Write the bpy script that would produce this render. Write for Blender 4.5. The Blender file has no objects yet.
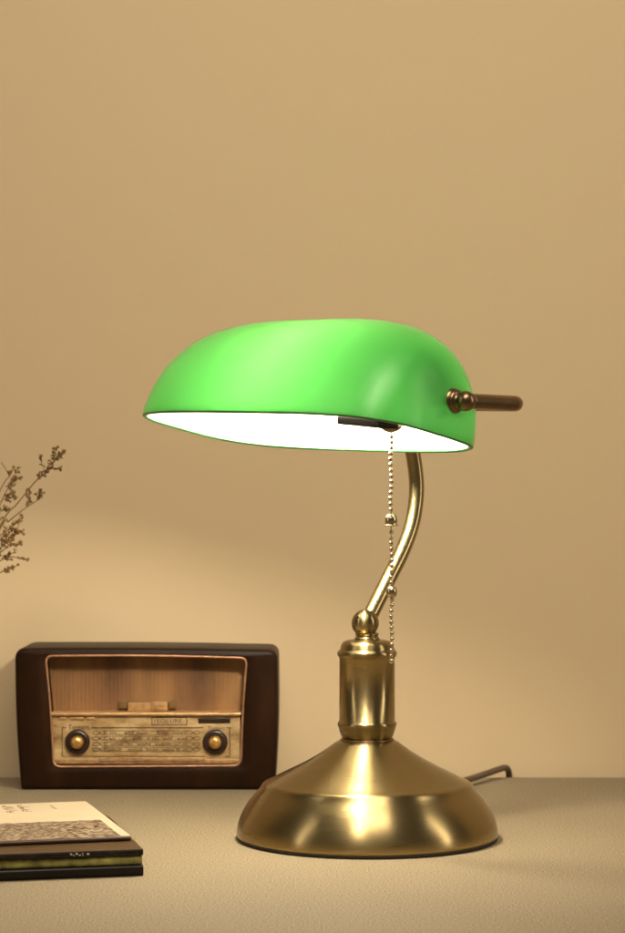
import bpy, math, random
from mathutils import Vector, Matrix
random.seed(7)
S = bpy.context.scene
C = S.collection

# ------------------------------------------------------------------ camera
cam_d = bpy.data.cameras.new('camera'); cam = bpy.data.objects.new('camera', cam_d); C.objects.link(cam)
CX, CY, CZ, F = -.042, -1.69, .26, 2200.0
cam.location = (CX, CY, CZ); cam.rotation_euler = (math.pi/2, 0, 0)
cam_d.sensor_fit = 'VERTICAL'; cam_d.sensor_height = 36; cam_d.sensor_width = 36
cam_d.lens = F/933*36
cam_d.shift_y = -(466.5-500)/933.0
cam_d.clip_start = .05; cam_d.clip_end = 50
cam_d.dof.use_dof = True; cam_d.dof.focus_distance = 1.64; cam_d.dof.aperture_fstop = 13
S.camera = cam
# ------------------------------------------------------------------ world, lamps, exposure
W = bpy.data.worlds.new("World"); S.world = W; W.use_nodes = True
W.node_tree.nodes['Background'].inputs[0].default_value = (1.0, .86, .66, 1)
W.node_tree.nodes['Background'].inputs[1].default_value = .10
def area(name, loc, target, size, power, col, size_y=None):
    d = bpy.data.lights.new(name, 'AREA'); d.energy = power; d.color = col
    d.shape = 'RECTANGLE'; d.size = size; d.size_y = size_y or size
    o = bpy.data.objects.new(name, d); C.objects.link(o); o.location = loc
    o.rotation_euler = (Vector(target)-Vector(loc)).to_track_quat('-Z', 'Y').to_euler()
    return o
WARM = (1.0, .88, .70)
area('softbox_key', (-.35, -1.9, 2.1), (0, 0, .2), .30, 17, WARM, .8)
area('softbox_side', (-1.85, -.98, 1.0), (0, 0, .1), .20, 5, WARM, 1.9)
area('softbox_side', (2.0, -.66, 1.0), (0, 0, .1), .22, 10, WARM, 1.9)
area('softbox_top', (.1, -1.0, 1.9), (0, .388, .28), .9, 5.9, WARM).data.spread = math.radians(85)
S.view_settings.view_transform = 'Standard'; S.view_settings.look = 'None'
S.view_settings.exposure = 0; S.view_settings.gamma = 1
S.render.engine = 'CYCLES'
S.cycles.max_bounces = 12; S.cycles.diffuse_bounces = 6; S.cycles.transmission_bounces = 8

# ------------------------------------------------------------------ material helpers
class NT:
    def __init__(s, name):
        s.m = bpy.data.materials.new(name); s.m.use_nodes = True; s.t = s.m.node_tree
        s.b = s.t.nodes['Principled BSDF']; s.out = s.t.nodes['Material Output']
    def n(s, typ, **kw):
        nd = s.t.nodes.new(typ)
        for k, v in kw.items():
            if k in nd.inputs.keys() if not hasattr(nd, k) else False: nd.inputs[k].default_value = v
            elif hasattr(nd, k): setattr(nd, k, v)
        return nd
    def l(s, a, b): s.t.links.new(a, b)
    def coords(s, scale=(1,1,1)):
        tc = s.t.nodes.new('ShaderNodeTexCoord'); mp = s.t.nodes.new('ShaderNodeMapping')
        mp.inputs['Scale'].default_value = scale; s.l(tc.outputs['Object'], mp.inputs[0]); return mp.outputs[0]
    def noise(s, scale, detail=4, sc=(1,1,1), rough=.5):
        nd = s.t.nodes.new('ShaderNodeTexNoise'); nd.inputs['Scale'].default_value = scale
        nd.inputs['Detail'].default_value = detail; nd.inputs['Roughness'].default_value = rough
        s.l(s.coords(sc), nd.inputs['Vector']); return nd.outputs['Fac']
    def ramp(s, fac, stops):
        r = s.t.nodes.new('ShaderNodeValToRGB'); e = r.color_ramp.elements
        while len(e) < len(stops): e.new(.5)
        for i, (p, c) in enumerate(stops): e[i].position = p; e[i].color = tuple(c)+(1,) if len(c) == 3 else c
        s.l(fac, r.inputs[0]); return r.outputs[0]
    def bump(s, h, strength, dist=.001):
        b = s.t.nodes.new('ShaderNodeBump'); b.inputs['Strength'].default_value = strength
        b.inputs['Distance'].default_value = dist; s.l(h, b.inputs['Height']); s.l(b.outputs[0], s.b.inputs['Normal']); return b
    def set(s, **kw):
        for k, v in kw.items():
            k = k.replace('_', ' '); i = s.b.inputs[k]
            i.default_value = tuple(v)+(1,) if isinstance(v, (tuple, list)) and len(v) == 3 and i.type == 'RGBA' else v
        return s
def simple(name, col, rough=.5, metal=0, var=.12, scale=60, bump=0, coat=0, sc=(1,1,1), spec=.5):
    n = NT(name); n.set(Roughness=rough, Metallic=metal, Coat_Weight=coat, Specular_IOR_Level=spec)
    f = n.noise(scale, 5, sc)
    n.l(n.ramp(f, [(.3, [c*(1-var) for c in col]), (.7, [min(1, c*(1+var)) for c in col])]), n.b.inputs['Base Color'])
    if bump: n.bump(f, bump)
    return n.m

def brass(name, col, rough, aniso=.55, brush=(1,1,60)):
    n = NT(name); n.set(Metallic=1.0, Anisotropic=aniso, Anisotropic_Rotation=.25)
    tg = n.t.nodes.new('ShaderNodeTangent'); tg.direction_type = 'RADIAL'; tg.axis = 'Z'
    n.l(tg.outputs[0], n.b.inputs['Tangent'])
    f = n.noise(40, 3, brush); g = n.noise(8, 3)
    n.l(n.ramp(g, [(.3, [c*.86 for c in col]), (.7, [c*1.08 for c in col])]), n.b.inputs['Base Color'])
    mr = n.t.nodes.new('ShaderNodeMapRange'); mr.inputs[3].default_value = rough*.94; mr.inputs[4].default_value = rough*1.06
    n.l(f, mr.inputs[0]); n.l(mr.outputs[0], n.b.inputs['Roughness'])
    return n.m
M = {}
M['brass'] = brass('brushed_antique_brass', (.335, .252, .118), .28, .8)
M['brass_tube'] = simple('satin_brass', (.40, .31, .155), .26, 1, .08, 90)
M['bronze'] = simple('dark_bronze', (.23, .155, .088), .30, 1, .15, 80)
M['black'] = simple('black_plastic', (.004, .0025, .0015), .7, spec=.06)
M['felt'] = simple('dark_felt', (.025, .018, .012), .9)
M['cord'] = simple('brown_cord', (.10, .062, .034), .5)
M['chain'] = simple('chain_brass', (.58, .48, .31), .2, 1, .05)

def glass():
    n = NT('green_cased_glass')
    n.t.nodes.remove(n.b)
    d = n.t.nodes.new('ShaderNodeBsdfDiffuse'); t = n.t.nodes.new('ShaderNodeBsdfTranslucent')
    g = n.t.nodes.new('ShaderNodeBsdfGlossy'); fr = n.t.nodes.new('ShaderNodeFresnel'); fr.inputs[0].default_value = 1.5
    f = n.noise(14, 3)
    col = n.ramp(f, [(.3, (.155, .72, .150)), (.7, (.172, .75, .168))])
    d.inputs[0].default_value = (.055, .52, .06, 1)
    n.l(col, t.inputs[0])
    g.inputs[1].default_value = .36
    m1 = n.t.nodes.new('ShaderNodeMixShader'); m1.inputs[0].default_value = .62
    n.l(d.outputs[0], m1.inputs[1]); n.l(t.outputs[0], m1.inputs[2])
    m2 = n.t.nodes.new('ShaderNodeMixShader'); n.l(fr.outputs[0], m2.inputs[0])
    n.l(m1.outputs[0], m2.inputs[1]); n.l(g.outputs[0], m2.inputs[2]); n.l(m2.outputs[0], n.out.inputs[0])
    return n.m
M['green'] = glass()
def opal():
    n = NT('white_opal_lining'); n.t.nodes.remove(n.b)
    d = n.t.nodes.new('ShaderNodeBsdfDiffuse'); t = n.t.nodes.new('ShaderNodeBsdfTranslucent')
    f = n.noise(10, 2); col = n.ramp(f, [(.3, (.57, .56, .53)), (.7, (.60, .59, .56))])
    n.l(col, d.inputs[0]); n.l(col, t.inputs[0])
    m1 = n.t.nodes.new('ShaderNodeMixShader'); m1.inputs[0].default_value = .20
    n.l(d.outputs[0], m1.inputs[1]); n.l(t.outputs[0], m1.inputs[2]); n.l(m1.outputs[0], n.out.inputs[0])
    return n.m
M['opal'] = opal()
n = NT('lit_bulb'); n.set(Base_Color=(.9, .9, .9), Emission_Color=(1, .90, .70), Emission_Strength=450.0); M['bulb'] = n.m

n = NT('tan_wall_paint'); n.set(Roughness=.85)
f = n.noise(1.6, 4); n.l(n.ramp(f, [(.3, (.606, .458, .278)), (.7, (.614, .465, .283))]), n.b.inputs['Base Color'])
n.bump(n.noise(180, 6, rough=.6), .10, .0008); M['wall'] = n.m
n = NT('beige_linen_top'); n.set(Roughness=.8)
f = n.noise(700, 4, rough=.6); f2 = n.noise(5, 4)
mx = n.t.nodes.new('ShaderNodeMix'); mx.data_type = 'RGBA'; mx.blend_type = 'MULTIPLY'; mx.inputs[0].default_value = 1
n.l(n.ramp(f, [(.36, (.125, .094, .052)), (.5, (.240, .184, .108)), (.64, (.355, .278, .172))]), mx.inputs[6])
n.l(n.ramp(f2, [(.3, (.90, .90, .90)), (.7, (1, 1, 1))]), mx.inputs[7]); n.l(mx.outputs[2], n.b.inputs['Base Color'])
n.bump(f, .35, .0008); M['table'] = n.m

n = NT('dark_mahogany'); n.set(Roughness=.42, Specular_IOR_Level=.12)
f = n.noise(30, 6, (1, 1, .25), .6)
n.l(n.ramp(f, [(.3, (.009, .0032, .0009)), (.55, (.015, .0053, .0014)), (.8, (.030, .0100, .0025))]), n.b.inputs['Base Color'])
n.bump(n.noise(40, 4), .25, .002); M['wood'] = n.m
M['copper'] = simple('worn_copper_paint', (.46, .24, .13), .38, .6, .3, 150)
M['gold_edge'] = simple('worn_gold_paint', (.62, .38, .17), .38, .5, .25, 120)
n = NT('grille_cloth'); n.set(Roughness=.6)
f = n.noise(26, 5, (1, 1, .35)); n.l(n.ramp(f, [(.25, (.085, .032, .009)), (.5, (.21, .098, .032)), (.75, (.34, .175, .060))]), n.b.inputs['Base Color'])
M['grille'] = n.m
n = NT('aged_cream_dial'); n.set(Roughness=.5)
f = n.noise(45, 6, (1, 1, 2), .65); n.l(n.ramp(f, [(.25, (.13, .062, .018)), (.45, (.38, .24, .10)), (.68, (.60, .43, .22))]), n.b.inputs['Base Color'])
M['dial'] = n.m
M['ink'] = simple('dark_ink', (.022, .010, .005), .6)
M['knob_dark'] = simple('dark_knob', (.02, .008, .005), .3, 0, .3, 200)
M['knob_gold'] = simple('gold_knob', (.62, .35, .11), .32, .7, .25, 200)
M['badge'] = simple('badge_relief', (.38, .22, .095), .45, .3, .3, 200)
M['patch'] = simple('olive_patch', (.14, .075, .02), .6)

# ------------------------------------------------------------------ mesh helpers
def obj(name, verts, faces, mat, parent=None, smooth=True, uvfix=False):
    me = bpy.data.meshes.new(name)
    off = Vector((0, 0, 0))
    p = parent
    while p: off += p.location; p = p.parent
    me.from_pydata([tuple(Vector(v)-off) for v in verts], [], faces); me.materials.append(mat)
    if smooth: me.polygons.foreach_set('use_smooth', [True]*len(me.polygons))
    me.update()
    o = bpy.data.objects.new(name, me); C.objects.link(o); o.parent = parent
    return o
def thing(name, label, cat, loc, group=None):
    o = bpy.data.objects.new(name, None); C.objects.link(o); o.location = loc; o.empty_display_size = .02
    o['label'] = label; o['category'] = cat
    if group: o['group'] = group
    return o
class MB:
    def __init__(s): s.v = []; s.f = []
    def add(s, vf):
        v, f = vf; b = len(s.v); s.v += [Vector(x) for x in v]; s.f += [[i+b for i in q] for q in f]; return s
    def build(s, name, mat, parent=None, smooth=True): return obj(name, s.v, s.f, mat, parent, smooth)
def lathe(profile, n=96, c=(0, 0, 0), mat=None, cap=True):
    """profile (r,z); optional 3x3 frame mat turning z to any axis"""
    v = []; f = []
    for r, z in profile:
        for i in range(n):
            a = 2*math.pi*i/n; p = Vector((r*math.cos(a), r*math.sin(a), z))
            if mat: p = mat @ p
            v.append(p+Vector(c))
    for j in range(len(profile)-1):
        for i in range(n):
            k = (i+1) % n; f.append([j*n+i, j*n+k, (j+1)*n+k, (j+1)*n+i])
    if cap: f.append(list(range(n))[::-1]); f.append([(len(profile)-1)*n+i for i in range(n)])
    return v, f
def smooth_pts(pts, sub=8):
    P = [Vector(p) for p in pts]; P = [P[0]*2-P[1]]+P+[P[-1]*2-P[-2]]; out = []
    for i in range(1, len(P)-2):
        for k in range(sub):
            t = k/sub; a, b, c, d = P[i-1:i+3]
            out.append(.5*((2*b)+(c-a)*t+(2*a-5*b+4*c-d)*t*t+(3*b-a-3*c+d)*t**3))
    out.append(P[-2]); return out
def tube(pts, r, n=20, sub=8, closed_round=False):
    P = smooth_pts(pts, sub) if sub > 1 else [Vector(p) for p in pts]
    R = r if callable(r) else (lambda t: r)
    v = []; f = []; T = (P[1]-P[0]).normalized(); N = T.orthogonal().normalized()
    for i, p in enumerate(P):
        t2 = (P[min(i+1, len(P)-1)]-P[max(i-1, 0)]).normalized()
        N = (N-t2*N.dot(t2)).normalized(); B = t2.cross(N); rr = R(i/(len(P)-1))
        for k in range(n):
            a = 2*math.pi*k/n; v.append(p+(N*math.cos(a)+B*math.sin(a))*rr)
    for i in range(len(P)-1):
        for k in range(n): f.append([i*n+k, i*n+(k+1) % n, (i+1)*n+(k+1) % n, (i+1)*n+k])
    f.append(list(range(n))[::-1]); f.append([(len(P)-1)*n+k for k in range(n)])
    return v, f
def ring_tube(loop, r, n=8):
    P = [Vector(p) for p in loop]; m = len(P); v = []; f = []
    cn = sum(P, Vector())/m
    nrm = (P[0]-cn).cross(P[m//4]-cn).normalized()
    for i, p in enumerate(P):
        t = (P[(i+1) % m]-P[i-1]).normalized(); A = nrm; B = t.cross(A)
        for k in range(n):
            a = 2*math.pi*k/n; v.append(p+(A*math.cos(a)+B*math.sin(a))*r)
    for i in range(m):
        for k in range(n): f.append([i*n+k, i*n+(k+1) % n, ((i+1) % m)*n+(k+1) % n, ((i+1) % m)*n+k])
    return v, f
def sphere(c, r, seg=16, rings=10, sq=(1, 1, 1)):
    pr = [(r*math.sin(math.pi*i/rings), r*math.cos(math.pi*i/rings)) for i in range(rings+1)]
    v, f = lathe([(max(a, 1e-6), b) for a, b in pr][::-1], seg)
    return [Vector((p.x*sq[0], p.y*sq[1], p.z*sq[2]))+Vector(c) for p in v], f
def frame_to(axis):
    return Vector(axis).to_track_quat('Z', 'Y').to_matrix()
def loft(loops, cap0=True, cap1=True):
    n = len(loops[0]); v = [p for L in loops for p in L]; f = []
    for j in range(len(loops)-1):
        for i in range(n): f.append([j*n+i, j*n+(i+1) % n, (j+1)*n+(i+1) % n, (j+1)*n+i])
    if cap0: f.append(list(range(n))[::-1])
    if cap1: f.append([(len(loops)-1)*n+i for i in range(n)])
    return v, f
def bevbox(o, x, y, z, lx, ly, lz, b):
    """box in frame origin o, unit axes x,y,z, extents (0..l), bevel b"""
    o = Vector(o); loops = []
    def rect(i, h):
        r = b-i; pts = []
        for cx_, cy_, a0 in ((lx-b, ly-b, 0), (b, ly-b, 90), (b, b, 180), (lx-b, b, 270)):
            for k in range(4):
                a = math.radians(a0+k*30); pts.append(o+x*(cx_+r*math.cos(a))+y*(cy_+r*math.sin(a))+z*h)
        return pts
    for a in (0, 30, 60, 90): t = math.radians(a); loops.append(rect(b*(1-math.sin(t)), b*(1-math.cos(t))))
    for a in (90, 60, 30, 0): t = math.radians(a); loops.append(rect(b*(1-math.sin(t)), lz-b*(1-math.cos(t))))
    return loft(loops)
X3, Y3, Z3 = Vector((1, 0, 0)), Vector((0, 1, 0)), Vector((0, 0, 1))

# ------------------------------------------------------------------ setting
TE = .375; WY = .388
v, f = [], []
prof = [(-2.2, 0), (TE-.004, 0)]+[(TE-.004+.004*math.sin(math.radians(a)), -.004+.004*math.cos(math.radians(a))) for a in (15, 30, 45, 60, 75, 90)]+[(TE, -.03), (-2.2, -.03)]
for x in (-1.6, 1.6):
    for y, z in prof: v.append((x, y, z))
k = len(prof)
f = [[i, (i+1) % k, k+(i+1) % k, k+i] for i in range(k)]+[list(range(k))[::-1], list(range(k, 2*k))]
o = obj('table_top', v, f, M['table'], None, False); o['kind'] = 'structure'
v = [(-2.6, WY, -.7), (2.6, WY, -.7), (2.6, WY, 2.3), (-2.6, WY, 2.3), (-2.6, WY+.1, -.7), (2.6, WY+.1, -.7), (2.6, WY+.1, 2.3), (-2.6, WY+.1, 2.3)]
o = obj('wall', v, [[0, 1, 2, 3], [5, 4, 7, 6], [4, 0, 3, 7], [1, 5, 6, 2], [3, 2, 6, 7], [4, 5, 1, 0]], M['wall'], None, False); o['kind'] = 'structure'

# ------------------------------------------------------------------ lamp
lamp = thing('banker_lamp', 'lit brass desk lamp with a glowing green glass shade and round base', 'lamp', (0, 0, 0))
base = MB().add(lathe([(.0992, .002), (.1000, .0032), (.1002, .0055), (.0997, .0100), (.0984, .0150), (.0960, .0205), (.0928, .0260), (.0892, .0310), (.0855, .0352), (.0828, .0384), (.0816, .0402),
    (.0808, .0416), (.0800, .0426), (.0790, .0434), (.0776, .0440), (.0760, .0446), (.0735, .0457), (.0660, .0497), (.0576, .0537), (.0490, .0581), (.0410, .0626), (.0346, .0666), (.0290, .0705), (.0245, .0739), (.0215, .0756)], 160)).build('base', M['brass'], lamp)
MB().add(lathe([(.0980, 0), (.0995, .0004), (.0998, .0022), (.097, .0024)], 128)).build('base_pad', M['felt'], base)
col = MB().add(lathe([(.0180, .0765), (.0188, .0772), (.0200, .0792), (.0211, .0825), (.0218, .0855), (.0226, .0866), (.0228, .0885), (.0222, .0900), (.0213, .0905),
    (.0213, .1390), (.0222, .1398), (.0229, .1408), (.0230, .1428), (.0225, .1440), (.0214, .1448), (.0209, .1462), (.0200, .1490), (.0185, .1512), (.0150, .1524), (.0100, .1528)], 96)).build('column', M['brass'], lamp)
MB().add(lathe([(.0200, .0752), (.0206, .0758), (.0206, .0766), (.0198, .0771)], 64)).build('collar', M['bronze'], col)
MB().add(lathe([(.0094, .1525), (.0098, .1535), (.0094, .1545), (.0084, .1550), (.0083, .1558), (.0091, .1563), (.0093, .1570), (.0086, .1578), (.0070, .1583)], 48)).build('neck_ring', M['brass'], col)
jt = MB().add(sphere((-.0015, -.001, .1655), .0106, 40, 24)).build('ball_joint', M['brass'], lamp)

TH, TI, A_, B_, H_, PP, QQ, WC, ZC, KK, SK, RO = .78562, .18191, .13681, .07245, .08679, 3.5553, 1.9828, -.0699, .31127, 3.4884, .12639, .03604
Ld = Vector((math.cos(TH), -math.sin(TH), 0)); Wd = Vector((math.sin(TH), math.cos(TH), 0))
Lt = (Ld-Z3*RO).normalized()
def loc2w(u, v, z):
    c, s = math.cos(TI), math.sin(TI)
    p = Ld*u+Wd*(v*c+z*s+WC); p.z = -v*s+z*c+ZC-RO*u; return p
def shade_pt(t, ph, d=0.0):
    s = math.copysign(abs(math.sin(t)), t)
    r = max(0, 1-abs(s)**PP)**(1/PP); rz = max(0, 1-abs(s)**KK)**(1/KK)
    b, h, a = B_-d, H_-d, A_-d
    z = h*rz*max(0, math.sin(ph))**(2/QQ)
    v = b*r*math.copysign(abs(math.cos(ph))**(2/QQ), math.cos(ph))+SK*z
    return a*s, v, z
def dome(d, lift=0):
    NS, NP = 96, 64
    v = []; f = []
    for i in range(NS+1):
        q = -1+2*i/NS; t = math.copysign(abs(q)**.8, q)*math.pi/2
        for j in range(NP+1):
            u, w, z = shade_pt(t, math.pi*j/NP, d); v.append(loc2w(u, w, z+lift))
    m = NP+1
    for i in range(NS):
        for j in range(NP): f.append([i*m+j, i*m+j+1, (i+1)*m+j+1, (i+1)*m+j])
    return v, f, NS, NP
v1, f1, NS, NP = dome(0)
sh = obj('lamp_shade', v1, f1, M['green'], lamp)
# lining slightly inside, closed to the outer glass by the ground rim
v2, f2, _, _ = dome(.0032)
obj('shade_lining', v2, [q[::-1] for q in f2], M['opal'], sh)
m = NP+1
def rimloop(v): return [v[i*m] for i in range(NS+1)]+[v[i*m+NP] for i in range(NS-1, 0, -1)]
ro, ri = rimloop(v1), rimloop(v2)
dn = Vector((0, 0, -.0009)); mid = [(a+b)/2+dn*1.4 for a, b in zip(ro, ri)]
obj('shade_rim', *loft([ro, [a+dn*.7+(b-a)*.12 for a, b in zip(ro, ri)], mid, [b+dn*.7+(a-b)*.12 for a, b in zip(ro, ri)], ri], False, False), simple('dark_green_rim', (.03, .20, .035), .3), sh)

# pivots: knob and ball at each end of the shade, on the hole axis
def find_u(vl, zl):
    lo, hi = 0, A_
    best = 0
    for k in range(400):
        s = k/400
        r = (1-s**PP)**(1/PP); rz = (1-s**KK)**(1/KK)
        if (abs((vl-SK*zl)/(B_*r)))**QQ+(zl/(H_*rz))**QQ <= 1: best = s
    return best*A_
VL, ZL = .0120, .0262
uE = find_u(VL, ZL)
pc = loc2w(0, VL, ZL)
for sg in (1, -1):
    fr = frame_to(Lt*sg); c0 = pc+Lt*sg*(uE-.0015)
    kn = MB().add(lathe([(.0088, 0), (.0092, .0008), (.0090, .0022), (.0078, .0030), (.0074, .0034), (.0080, .0040), (.0079, .0052), (.0062, .0060), (.0050, .0064), (.0048, .0085)], 40, c0, fr)).build('pivot_knob', M['bronze'], lamp)
    MB().add(sphere(c0+Lt*sg*.0125, .0073, 28, 18)).build('ball_nut', M['bronze'], kn)
UY = uE+.011; VY = .062
def yk(u, w): p = pc+Lt*u+Wd*w; return p
path = []
def corner(c, d1, d2, r, n=6):
    return [c-d1*r*(1-math.sin(a))+d2*r*(1-math.cos(a)) for a in [math.pi/2*k/n for k in range(n+1)]]
path += [yk(UY, .004), yk(UY, .012), yk(UY, .025), yk(UY, .038)]
path += corner(yk(UY, VY), Wd, -Lt, .012)
path += [yk(u, VY) for u in (UY-.03, UY*.5, UY*.25, 0, -UY*.25, -UY*.5, -UY+.03)]
path += corner(yk(-UY, VY), -Lt, -Wd, .012)
path += [yk(-UY, .038), yk(-UY, .025), yk(-UY, .012), yk(-UY, .004)]
yoke = MB().add(tube(path, .0056, 20, 4)).build('yoke', M['bronze'], lamp)
# the swan neck from the ball joint to the middle of the yoke
yc = yk(0, VY)
def nk(w, z): return Wd*w+Z3*z
neck_pts = [nk(.001, .168), nk(.0075, .1765), nk(.0235, .198), nk(.0395, .2195), nk(.0505, .2395), nk(.0555, .2590), nk(.0560, .2760), nk(.0515, .2980), nk(.0430, .3150), Vector((yc.x, yc.y, .3290)) + Wd*.002]
MB().add(tube(neck_pts, .0060, 28, 8)).build('swan_neck', M['brass_tube'], lamp)
MB().add(sphere(yc, .0095, 24, 16)).build('yoke_hub', M['bronze'], yoke)

# socket, bulb, pull chain
fr = frame_to(-Ld)
s0 = loc2w(.112, -.004, .0360)
sock = MB().add(lathe([(.0105, 0), (.012, .001), (.0150, .004), (.0152, .052), (.0140, .058), (.0135, .067), (.012, .0685)], 40, s0, fr)).build('bulb_socket', M['black'], lamp)
tx = (-Ld+Z3*.10).normalized()
pl = bevbox(loc2w(.098, -.022, -.0012), tx, Wd, Wd.cross(-tx) if Wd.cross(-tx).z > 0 else Wd.cross(tx), .042, .022, .0062, .0016)
MB().add(pl).build('socket_bracket', M['black'], sock)
b0 = s0-Ld*.068
prof = [(.0095, 0), (.0115, .006)]+[(.0115+.0065*math.sin(math.pi*.5*min(1, t/ .5)) if t < .5 else .018*math.cos((t-.5)*math.pi*.98), .006+.046*t) for t in [i/16 for i in range(1, 17)]]
MB().add(lathe(prof, 40, b0, fr)).build('light_bulb', M['bulb'], sock)
CHX = Vector((.0153, -.085, 0))
DCH = CHX.y-CY
def chz(py): return CZ-(py-500)*DCH/F
cap = MB().add(lathe([(.0012, -.0056), (.0030, -.0052), (.0058, -.0040), (.0080, -.0020), (.0083, -.0004), (.0070, .0008), (.0050, .0014), (.0046, .005)], 28, (CHX.x, CHX.y, chz(425)))).build('chain_outlet', M['bronze'], sock)
mb = MB(); z = chz(431); zend = chz(661); i = 0
bells = [chz(520), chz(592)]
while z > zend:
    w = .00045*math.sin(i*.9)
    if not any(abs(z-b) < .0048 for b in bells):
        mb.add(sphere((CHX.x+w+(.0004 if z < bells[0] else 0), CHX.y, z), .00165, 10, 8))
    z -= .0041; i += 1
mb.add(sphere((CHX.x+.0004, CHX.y, zend), .0021, 12, 8))
mb.add(tube([(CHX.x, CHX.y, chz(430)), (CHX.x, CHX.y, zend)], .0005, 6, 1))
ch = mb.build('pull_chain', M['chain'], lamp)
MB().add(lathe([(.0014, -.0046), (.0056, -.0044), (.0057, -.0038), (.0040, -.0032), (.0046, -.0018), (.0047, .0004), (.0042, .0026), (.0028, .0042), (.0012, .0049)], 24, (CHX.x, CHX.y, bells[0]))).build('chain_bell', M['chain'], ch)
MB().add(lathe([(.0012, -.0040), (.0030, -.0036), (.0040, -.0015), (.0042, .0010), (.0034, .0034), (.0012, .0044)], 24, (CHX.x+.0004, CHX.y, bells[1]))).build('chain_bell', M['chain'], ch)
cd = [(0, .092, .006), (.012, .130, .0035), (.035, .185, .0032), (.066, .245, .0045), (.092, .290, .0065), (.114, .330, .0075), (.130, .356, .0092), (.1385, .3705, .0092), (.1425, .3790, .0045), (.1430, .3814, -.004), (.1438, .3816, -.016), (.145, .3816, -.10), (.15, .3816, -.30)]
MB().add(tube(cd, .0030, 14, 6)).build('power_cord', M['cord'], lamp)

# ------------------------------------------------------------------ radio
RD = 1.972; RY = RD+CY
def R(px, py, y=0.0):
    """a point of the radio front, measured in photo pixels on its front plane"""
    return Vector(((px-312.5)*RD/F+CX, RY+y, CZ-(py-500)*RD/F))
radio = thing('vintage_radio', 'small dark brown vintage radio with a cream tuning dial and two knobs', 'radio', tuple(R(146, 790)))
def quad(c, rad, bow=(0, 0, 0, 0), y=0.0, inset=0.0, m=7, e=8):
    """rounded quad; c = TL,TR,BR,BL in px; bow per edge TL-TR, TR-BR, BR-BL, BL-TL, px outward"""
    P = [Vector((a, b)) for a, b in c]; cen = sum(P, Vector((0, 0)))/4
    if not hasattr(rad, '__len__'): rad = [rad]*4
    if inset:
        Q = []
        for i in range(4):
            a, b, d = P[i-1], P[i], P[(i+1) % 4]
            e1 = (a-b).normalized(); e2 = (d-b).normalized()
            s = abs(e1.x*e2.y-e1.y*e2.x); Q.append(b+(e1+e2)*inset/s)
        P = Q; rad = [max(.6, r-inset) for r in rad]
    pts = []
    for i in range(4):
        a, b, d = P[i-1], P[i], P[(i+1) % 4]
        e1 = (a-b).normalized(); e2 = (d-b).normalized(); r = rad[i]
        p0 = b+e1*r; p1 = b+e2*r
        for k in range(m):
            t = k/(m-1); pts.append(p0*(1-t)**2+b*2*t*(1-t)+p1*t*t)
        nx = P[(i+1) % 4]; q = nx-e2*rad[(i+1) % 4]
        nrm = Vector((e2.y, -e2.x))
        if nrm.dot((b+nx)/2-cen) < 0: nrm = -nrm
        for k in range(1, e):
            t = k/e; pts.append(p1.lerp(q, t)+nrm*bow[i]*math.sin(math.pi*t))
    return [R(p.x, p.y, y) for p in pts]
OUT = [(14, 648), (278, 650), (275, 790), (20.5, 790)]; OR = [12, 11, 3.5, 3.5]; OB = (1.0, 1.5, 0, 1.5)
INN = [(46, 656), (246.5, 658), (240.5, 765.5), (54, 766.5)]; IR = [7, 7, 8, 7]; IB = (1.2, -.8, 0, -.8)
loops = [quad(INN, IR, IB, .0215), quad(INN, IR, IB, .0006, -.3), quad(INN, IR, IB, 0, -1.2)]
def blend(t, y):
    a = quad(INN, IR, IB, 0, -1.2); b = quad(OUT, OR, OB, 0, 4.5)
    return [p.lerp(q, t)+Vector((0, y, 0)) for p, q in zip(a, b)]
loops += [blend(.33, -.0004), blend(.66, -.0002), blend(1, .0002)]
for ang in (22, 45, 67, 90):
    t = math.radians(ang); loops.append(quad(OUT, OR, OB, .0045*(1-math.cos(t)), 4.5*(1-math.sin(t))))
loops += [quad(OUT, OR, OB, .04), quad(OUT, OR, OB, .084), quad(OUT, OR, OB, .088, 2), quad(OUT, OR, OB, .0895, 7)]
body = obj('cabinet', *loft(loops, False, True), M['wood'], radio)
MB().add(ring_tube(quad(INN, IR, IB, -.0004, -.2), .00095, 8)).build('copper_trim', M['copper'], radio)
# ribbed grille at the back of the recess
gx0, gx1, gz0, gz1 = 44, 249, 653, 718
v = []; f = []; NX = 340
for i in range(NX+1):
    px = gx0+(gx1-gx0)*i/NX
    for j, py in enumerate((gz0, 680, 700, gz1)):
        v.append(R(px, py, .0205-.00018*abs(math.sin(px*math.pi/4.1))+.0006*math.sin(px*.09)*(j % 2)))
for i in range(NX):
    for j in range(3): f.append([i*4+j, i*4+j+1, (i+1)*4+j+1, (i+1)*4+j])
obj('speaker_grille', v, f, M['grille'], radio)
def pbox(x0, y0, x1, y1, yf, yb, b=.0004):
    """bevelled box seen as a pixel rectangle; yf front depth, yb back depth"""
    o = R(x0, y1, yb); w = (x1-x0)*RD/F; h = (y1-y0)*RD/F
    return bevbox(o, X3, Z3, -Y3, w, h, yb-yf, min(b, w/2.2, h/2.2, (yb-yf)/2.2))
MB().add(pbox(50, 713, 241, 716, .0018, .0212, .0008)).build('ledge', M['gold_edge'], radio)
dial = MB().add(pbox(51.5, 716.4, 240, 766, .0052, .0212)).build('dial_panel', M['dial'], radio)
MB().add(pbox(53, 759.5, 239.5, 764.6, .0026, .0055, .0008)).add(pbox(99, 757.5, 205, 762, .0018, .0055, .0008)).build('lower_moulding', M['badge'], radio)
MB().add(pbox(117, 703, 125.5, 710, .0165, .0202)).build('badge_end', M['patch'], radio)
MB().add(pbox(167, 703, 175, 710, .0165, .0202)).build('badge_end', M['patch'], radio)
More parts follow.
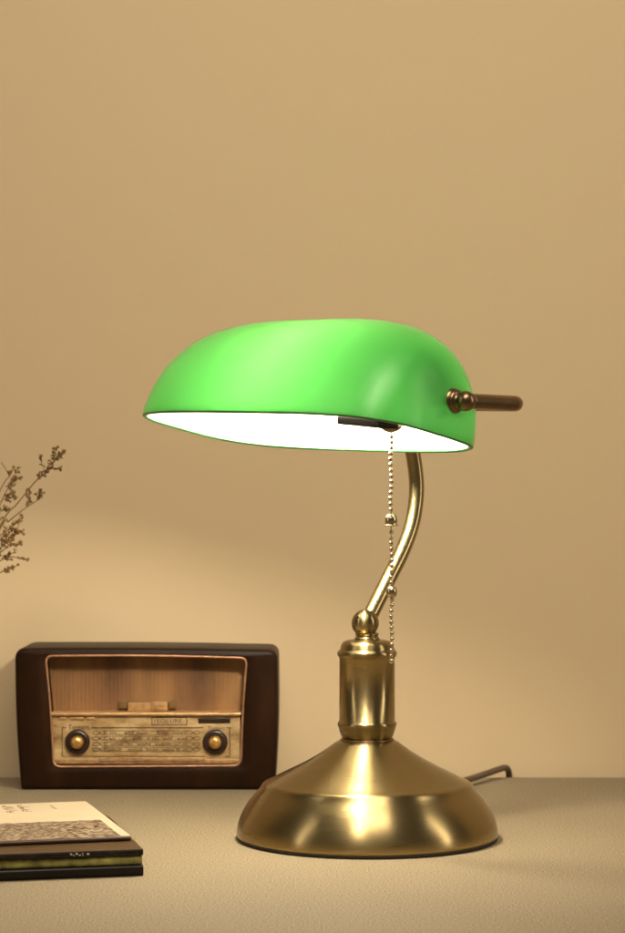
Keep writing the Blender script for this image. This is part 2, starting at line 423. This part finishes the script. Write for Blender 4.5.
MB().add(pbox(126.5, 704.5, 149.5, 712.8, .0140, .0202)).add(pbox(150, 703.5, 166.5, 712.4, .0136, .0202)).add(pbox(152, 705.5, 164.5, 710.5, .0130, .0138)).build('badge', M['badge'], radio)
for a, b in ((59, 66), (69, 83.5), (86, 94.5)):
    MB().add(pbox(a, 716.8+.6, b, 720.4, .0040, .0060, .0012)).build('push_button', M['gold_edge'], dial)
MB().add(pbox(198, 718.6, 230, 723.6, .0042, .0056)).build('dark_slot', M['knob_dark'], dial)
DY = .0049
def stroke(x0, y0, x1, y1, w=.55):
    a, b = Vector((x0, y0)), Vector((x1, y1)); d = (b-a).normalized(); nn = Vector((-d.y, d.x))*w/2
    P = [R(*(p), DY) for p in (a+nn, b+nn, b-nn, a-nn)]; Q = [p+Vector((0, .0003, 0)) for p in P]
    return P+Q, [[0, 1, 2, 3], [7, 6, 5, 4], [0, 4, 5, 1], [1, 5, 6, 2], [2, 6, 7, 3], [3, 7, 4, 0]]
mb = MB()
for s in ((61.5, 728.3, 65.5, 728.3, .9), (61.5, 728, 61.5, 757, .8), (91, 728.3, 203, 728.3, .8), (61.5, 757, 205, 757, .6), (229.5, 728, 229.5, 757, .8), (226, 728.3, 232, 728.3, .8), (225, 757, 230, 757, .7),
          (151.5, 718, 186.5, 718, .7), (151.5, 725.3, 186.5, 725.3, .7), (151.5, 718, 151.5, 725.3, .7), (186.5, 718, 186.5, 725.3, .7)):
    mb.add(stroke(*s))
def oval(cx_, cy_, rx, ry, w=.5, n=14):
    for k in range(n):
        a, b = 2*math.pi*k/n, 2*math.pi*(k+1)/n
        mb.add(stroke(cx_+rx*math.cos(a), cy_+ry*math.sin(a), cx_+rx*math.cos(b), cy_+ry*math.sin(b), w))
for row, cy_ in enumerate((733.3, 738.9, 744.7, 750.2)):
    oval(95.3, cy_, 3.4, 1.7); oval(196.5, cy_, 3.2, 1.7)
    for s in (1, -1): mb.add(stroke(98.7, cy_, 102, cy_+1.9*s, .5)); mb.add(stroke(193.3, cy_, 190, cy_+1.9*s, .5)); mb.add(stroke(102, cy_+1.9*s, 190, cy_+1.9*s, .35))
mb.build('dial_lines', M['ink'], dial, False)
def text(s, px, py, hpx, mat, name, parent, wpx=None, yy=DY, frame=None):
    c = bpy.data.curves.new(name, 'FONT'); c.body = s; c.size = 1; c.extrude = 0; c.resolution_u = 2
    o = bpy.data.objects.new(name, c); C.objects.link(o)
    bpy.context.view_layer.update()
    me = bpy.data.meshes.new_from_object(o.evaluated_get(bpy.context.evaluated_depsgraph_get()))
    bpy.data.objects.remove(o)
    V = [v.co.copy() for v in me.vertices]; Fc = [list(p.vertices) for p in me.polygons]
    w = max(p.x for p in V)-min(p.x for p in V); x0 = min(p.x for p in V); h = max(p.y for p in V)-min(p.y for p in V); y0 = min(p.y for p in V)
    sx = (wpx/w) if wpx else hpx/h
    if frame: P = [frame(( p.x-x0)*sx, (p.y-y0)*hpx/h) for p in V]
    else: P = [R(px+(p.x-x0)*sx, py-(p.y-y0)*hpx/h, yy) for p in V]
    return obj(name, P, Fc, mat, parent, False)
text('Tomart', 67.5, 730, 4.6, M['ink'], 'dial_lettering', dial, 21)
text('Tomart', 207.5, 730.5, 3.6, M['ink'], 'dial_lettering', dial, 17)
text('1EOLURE-', 154, 723.6, 4, M['ink'], 'dial_lettering', dial, 30)
for t, cy_ in (('E m   allf nor   Ew  nnm', 733.3), ('Cao   tl   sdb  r lC  onl  eud', 738.9), ('C umo  ln  wold  cubm  ol m', 744.7), ('Comlll   ooud  lmni  wou lll m', 750.2)):
    text(t, 103, cy_+1.3, 2.9, M['ink'], 'dial_lettering', dial, 84)
fr = frame_to(-Y3)
for cx_ in (77, 215):
    cc = R(cx_, 742.5, .0052); u = RD/F
    kb = MB().add(lathe([(12.3*u, 0), (12.6*u, .001), (12.2*u, .0030), (10.5*u, .0045), (8.4*u, .0042), (7.2*u, .0040)], 40, cc, fr)).build('knob', M['knob_dark'], radio)
    MB().add(lathe([(6.5*u, .0035), (6.6*u, .0060), (6.0*u, .0078), (4.5*u, .0092), (2*u, .0098), (.2*u, .0099)], 32, cc, fr)).build('knob_cap', M['knob_gold'], kb)

# ------------------------------------------------------------------ books
def bookmat(name, col, rough=.4, **k): return simple(name, col, rough, 0, k.get('var', .15), k.get('scale', 120), k.get('bump', .1), spec=k.get('spec', .5))
M['page'] = simple('page_edges', (.62, .50, .30), .8, 0, .3, 900, .3, 0, (.05, .05, 3))
def cover_photo():
    n = NT('pale_cover_with_stone_photo'); n.set(Roughness=.42)
    co = n.coords(); sep = n.t.nodes.new('ShaderNodeSeparateXYZ'); n.l(co, sep.inputs[0])
    vo = n.t.nodes.new('ShaderNodeTexVoronoi'); vo.feature = 'DISTANCE_TO_EDGE'; vo.inputs['Scale'].default_value = 300
    n.l(n.coords((.55, 1.5, 1)), vo.inputs['Vector'])
    n2 = n.noise(420, 4, (.6, 1.3, 1), .7)
    ad = n.t.nodes.new('ShaderNodeMath'); ad.operation = 'MULTIPLY_ADD'; ad.inputs[1].default_value = 1.3; n.l(vo.outputs[0], ad.inputs[0]); n.l(n2, ad.inputs[2])
    stone = n.ramp(ad.outputs[0], [(.54, (.020, .010, .006)), (.66, (.16, .095, .05)), (.84, (.56, .44, .29))])
    pap = n.ramp(n.noise(20, 3), [(.3, (.54, .44, .29)), (.7, (.60, .49, .33))])
    edge = n.t.nodes.new('ShaderNodeMath'); edge.operation = 'MULTIPLY_ADD'; edge.inputs[1].default_value = .010
    n.l(n.noise(90, 3), edge.inputs[0]); n.l(sep.outputs[1], edge.inputs[2])
    gt = n.t.nodes.new('ShaderNodeMath'); gt.operation = 'GREATER_THAN'; gt.inputs[1].default_value = .088
    n.l(edge.outputs[0], gt.inputs[0])
    # unprinted strip along the fore edge
    gx = n.t.nodes.new('ShaderNodeMath'); gx.operation = 'GREATER_THAN'; gx.inputs[1].default_value = -.007; n.l(sep.outputs[0], gx.inputs[0])
    mxx = n.t.nodes.new('ShaderNodeMath'); mxx.operation = 'MAXIMUM'; n.l(gt.outputs[0], mxx.inputs[0]); n.l(gx.outputs[0], mxx.inputs[1])
    mx = n.t.nodes.new('ShaderNodeMix'); mx.data_type = 'RGBA'; n.l(mxx.outputs[0], mx.inputs[0])
    n.l(stone, mx.inputs[6]); n.l(pap, mx.inputs[7]); n.l(mx.outputs[2], n.b.inputs['Base Color'])
    return n.m
def book(label, corner, ang, wx, dy, z0, h, mcover, mspine, mtop=None, ct=.0007, over=.0018):
    """corner = front right corner on plan; spine faces the viewer"""
    g = thing('book', label, 'book', (corner[0], corner[1], z0), 'books stacked on the table')
    xa = Vector((math.cos(ang), math.sin(ang), 0)); ya = Vector((-math.sin(ang), math.cos(ang), 0))
    g.rotation_euler = (0, 0, ang)
    def lobj(name, vf, mat, parent):
        me = bpy.data.meshes.new(name); me.from_pydata([tuple(p) for p in vf[0]], [], vf[1]); me.materials.append(mat)
        me.polygons.foreach_set('use_smooth', [False]*len(me.polygons)); me.update()
        o = bpy.data.objects.new(name, me); C.objects.link(o); o.parent = parent; return o
    lobj('back_cover', bevbox((-wx, 0, 0), X3, Y3, Z3, wx, dy, ct, ct*.3), mcover, g)
    fc = lobj('front_cover', bevbox((-wx, 0, h-ct), X3, Y3, Z3, wx, dy, ct, ct*.3), mtop or mcover, g)
    lobj('pages', bevbox((-wx+over, ct, ct+.00005), X3, Y3, Z3, wx-2*over, dy-over-ct, h-2*ct-.0001, .0002), M['page'], g)
    sp = []
    n = 8
    L0 = []; 
    for x in (-wx, -.0002):
        lp = []
        for k in range(n+1):
            a = math.pi*k/n; lp.append(Vector((x, -math.sin(a)*.0016, h/2-math.cos(a)*h/2)))
        for k in range(n, -1, -1):
            a = math.pi*k/n; lp.append(Vector((x, .0006-math.sin(a)*.0014, h/2-math.cos(a)*(h/2-.0007))))
        L0.append(lp)
    s = lobj('spine', loft(L0), mspine, g)
    return g, fc, lobj
A0 = math.radians(13)
bk_black = bookmat('black_book_cover', (.010, .0075, .005), .35, spec=.2)
b1, _, lobj = book('black book lying on the table at the bottom of the stack', (-.1590, -.1680), A0, .21, .165, 0, .0074, bk_black, bk_black, over=.0012)
gm = bookmat('olive_green_cover', (.22, .20, .05), .4, var=.6, scale=110)
b2, _, _ = book('olive green book between the black book and the brown one', (-.1600, -.1660), A0-.01, .21, .160, .0076, .0062, bookmat('pale_green_cover', (.38, .34, .13), .4), gm, over=.0014)
bb = bookmat('dark_brown_glossy_cover', (.060, .034, .013), .4, spec=.2)
bs = bookmat('black_glossy_spine', (.010, .006, .004), .2, var=.5, spec=.3)
b3, _, _ = book('glossy dark brown book under the pale top book', (-.1592, -.1670), A0+.01, .215, .165, .0140, .0044, bb, bs, over=.001)
pm = cover_photo()
ts = bookmat('dark_red_brown_spine', (.05, .022, .012), .4)
b4, fc4, _ = book('thin pale book with a stone pattern photo, topmost of the stack', (-.1708, -.1300), math.radians(15.7), .20, .186, .0186, .0034, pm, ts, pm, over=.001)
# worn light print on the glossy spine
M['white_print'] = simple('worn_white_print', (.6, .5, .35), .5); M['brown_print'] = simple('brown_print', (.26, .14, .08), .6)
for x0, x1, cnt in ((-.052, -.030, 9), (-.19, -.105, 26)):
    mb = MB()
    for k in range(cnt):
        x = random.uniform(x0, x1); z = .0014+random.random()*.0018; s_ = .0004+random.random()*.0006
        mb.add(bevbox((x, -.00155, z), X3, Z3, -Y3, s_*1.6, s_, .00025, .00005))
    lobj('spine_lettering', (mb.v, mb.f), M['white_print'], b3)
for ch_ in b1.children:
    if ch_.name.startswith('back_cover'): ch_.data.materials[0] = simple('pale_board', (.42, .36, .25), .6)
# small vertical character clusters on the pale cover
def glyphs(x, y0, cnt, step, s_):
    mb = MB()
    for c in range(cnt):
        for k in range(6):
            if random.random() < .5: w, h = s_*random.uniform(.5, 1), s_*.14
            else: w, h = s_*.14, s_*random.uniform(.5, 1)
            mb.add(bevbox((x+random.uniform(-.4, .2)*s_, y0+c*step+random.uniform(-.45, .2)*s_, .0034), X3, Y3, Z3, w, h, .00012, .00003))
    lobj('cover_lettering', (mb.v, mb.f), M['brown_print'], fc4)
glyphs(-.0665, .140, 5, .0078, .0056); glyphs(-.0545, .143, 5, .0078, .0056); glyphs(-.0310, .150, 4, .006, .0026)

# ------------------------------------------------------------------ dried flowers
PY = .235; PD = PY-CY
def Q(px, py, dy=0): return Vector(((px-312.5)*(PD+dy)/F+CX, PY+dy, CZ-(py-500)*(PD+dy)/F))
pot = Q(-75, 500); pot.z = 0
plant = thing('dried_flower_sprig', 'brown dried flower sprigs reaching in above the radio', 'dried flowers', tuple(pot))
st = MB(); buds = MB()
def stem(pts, r=.0007, dy=0, tail=True):
    P = [Q(a, b, dy) for a, b in pts]
    if tail:
        d = P[0]; foot = pot+Vector((random.uniform(-.004, .004), dy*.3, 0)); P = [foot, foot.lerp(d, .55)+Vector((-.02, 0, .01))]+P
    st.add(tube(P, lambda t: r*(1.25-.75*t), 6, 5))
def bud(p, s=.0022):
    a = Vector((random.uniform(-1, 1), random.uniform(-1, 1), random.uniform(-.3, 1))).normalized()
    for k in range(random.randint(3, 5)):
        d = (a+Vector([random.uniform(-.8, .8) for _ in range(3)])).normalized()
        q = p+d*s*.8; v, f = lathe([(.0001, -s*.8), (s*.38, -s*.3), (s*.42, s*.2), (.0002, s*1.0)], 6, q, frame_to(d)); buds.add((v, f))
def spray(base, tip, nb, spread, dy=0, s=.0016):
    b, t = Vector(base), Vector(tip); d = t-b; nn = Vector((-d.y, d.x)).normalized()
    nb = max(3, round(nb*.72))
    for k in range(nb):
        u = (k+.5)/nb*.95+.05; c = b+d*u; off = nn*random.uniform(-1, 1)*spread*(1.1-u*.5)
        e = c+off+d.normalized()*random.uniform(1, 4)
        zz = dy+random.uniform(-.006, .006)
        if abs((e-c).length) > 1.5:
            st.add(tube([Q(c.x, c.y, dy), Q((c.x+e.x)/2+d.normalized().x, (c.y+e.y)/2, (dy+zz)/2), Q(e.x, e.y, zz)], .00038, 5, 3))
        bud(Q(e.x, e.y, zz), s*random.uniform(.75, 1.15))
stem([(0, 526), (17, 504), (34, 483), (45, 473), (51, 469), (60, 468)])
spray((36, 481), (52, 468), 26, 4); spray((44, 471), (40, 457), 7, 1.5); spray((52, 468), (56, 449), 16, 4); spray((54, 462), (62, 452), 12, 3); spray((52, 470), (60, 469), 6, 1.2)
stem([(0, 529), (8, 522), (15, 516), (24, 509), (33, 503), (41, 498)], dy=.02)
spray((27, 508), (30, 492), 16, 3.2, .02); spray((36, 500), (41, 492), 14, 3.5, .02)
stem([(-6, 505), (0, 490), (6, 480), (9, 476), (5, 468), (1, 462)], .0006, -.015)
stem([(-5, 515), (2, 500), (8, 488), (13, 482), (18, 475)], .0006, .01)
spray((8, 490), (17, 478), 16, 4, .01); spray((2, 500), (13, 497), 16, 5, .01); spray((9, 478), (12, 471), 6, 2, -.015); spray((12, 483), (17, 470), 8, 2.5); spray((0, 512), (6, 508), 12, 5, .01); spray((15, 500), (12, 490), 8, 2.5)
stem([(-4, 560), (0, 553), (9, 545), (17, 530), (21, 514)], .0007, -.02)
stem([(-8, 548), (0, 536), (10, 528), (20, 520)], .0006, .03)
spray((2, 536), (22, 518), 24, 4.5, -.02); spray((0, 548), (16, 532), 34, 6, -.02); spray((12, 535), (22, 532), 9, 2, -.02); spray((7, 546), (21, 543), 12, 2, -.02); spray((0, 545), (8, 535), 16, 5)
stem([(-10, 572), (0, 561), (10, 557), (20, 558), (27, 560)], .0006, .01)
spray((5, 560), (13, 552), 9, 2, .01); spray((16, 558), (27, 560), 10, 1.5, .01); spray((0, 558), (9, 560), 9, 3, .01)
stem([(-10, 582), (0, 573), (7, 569), (14, 567)], .0006, -.01)
spray((0, 572), (14, 567), 16, 2, -.01)
spray((-14, 530), (0, 520), 20, 8); spray((-16, 560), (0, 550), 20, 8)
st.build('stem', simple('dry_stem', (.20, .115, .035), .8), plant)
buds.build('bud_cluster', simple('dry_bud', (.21, .115, .035), .85, 0, .4, 300), plant)
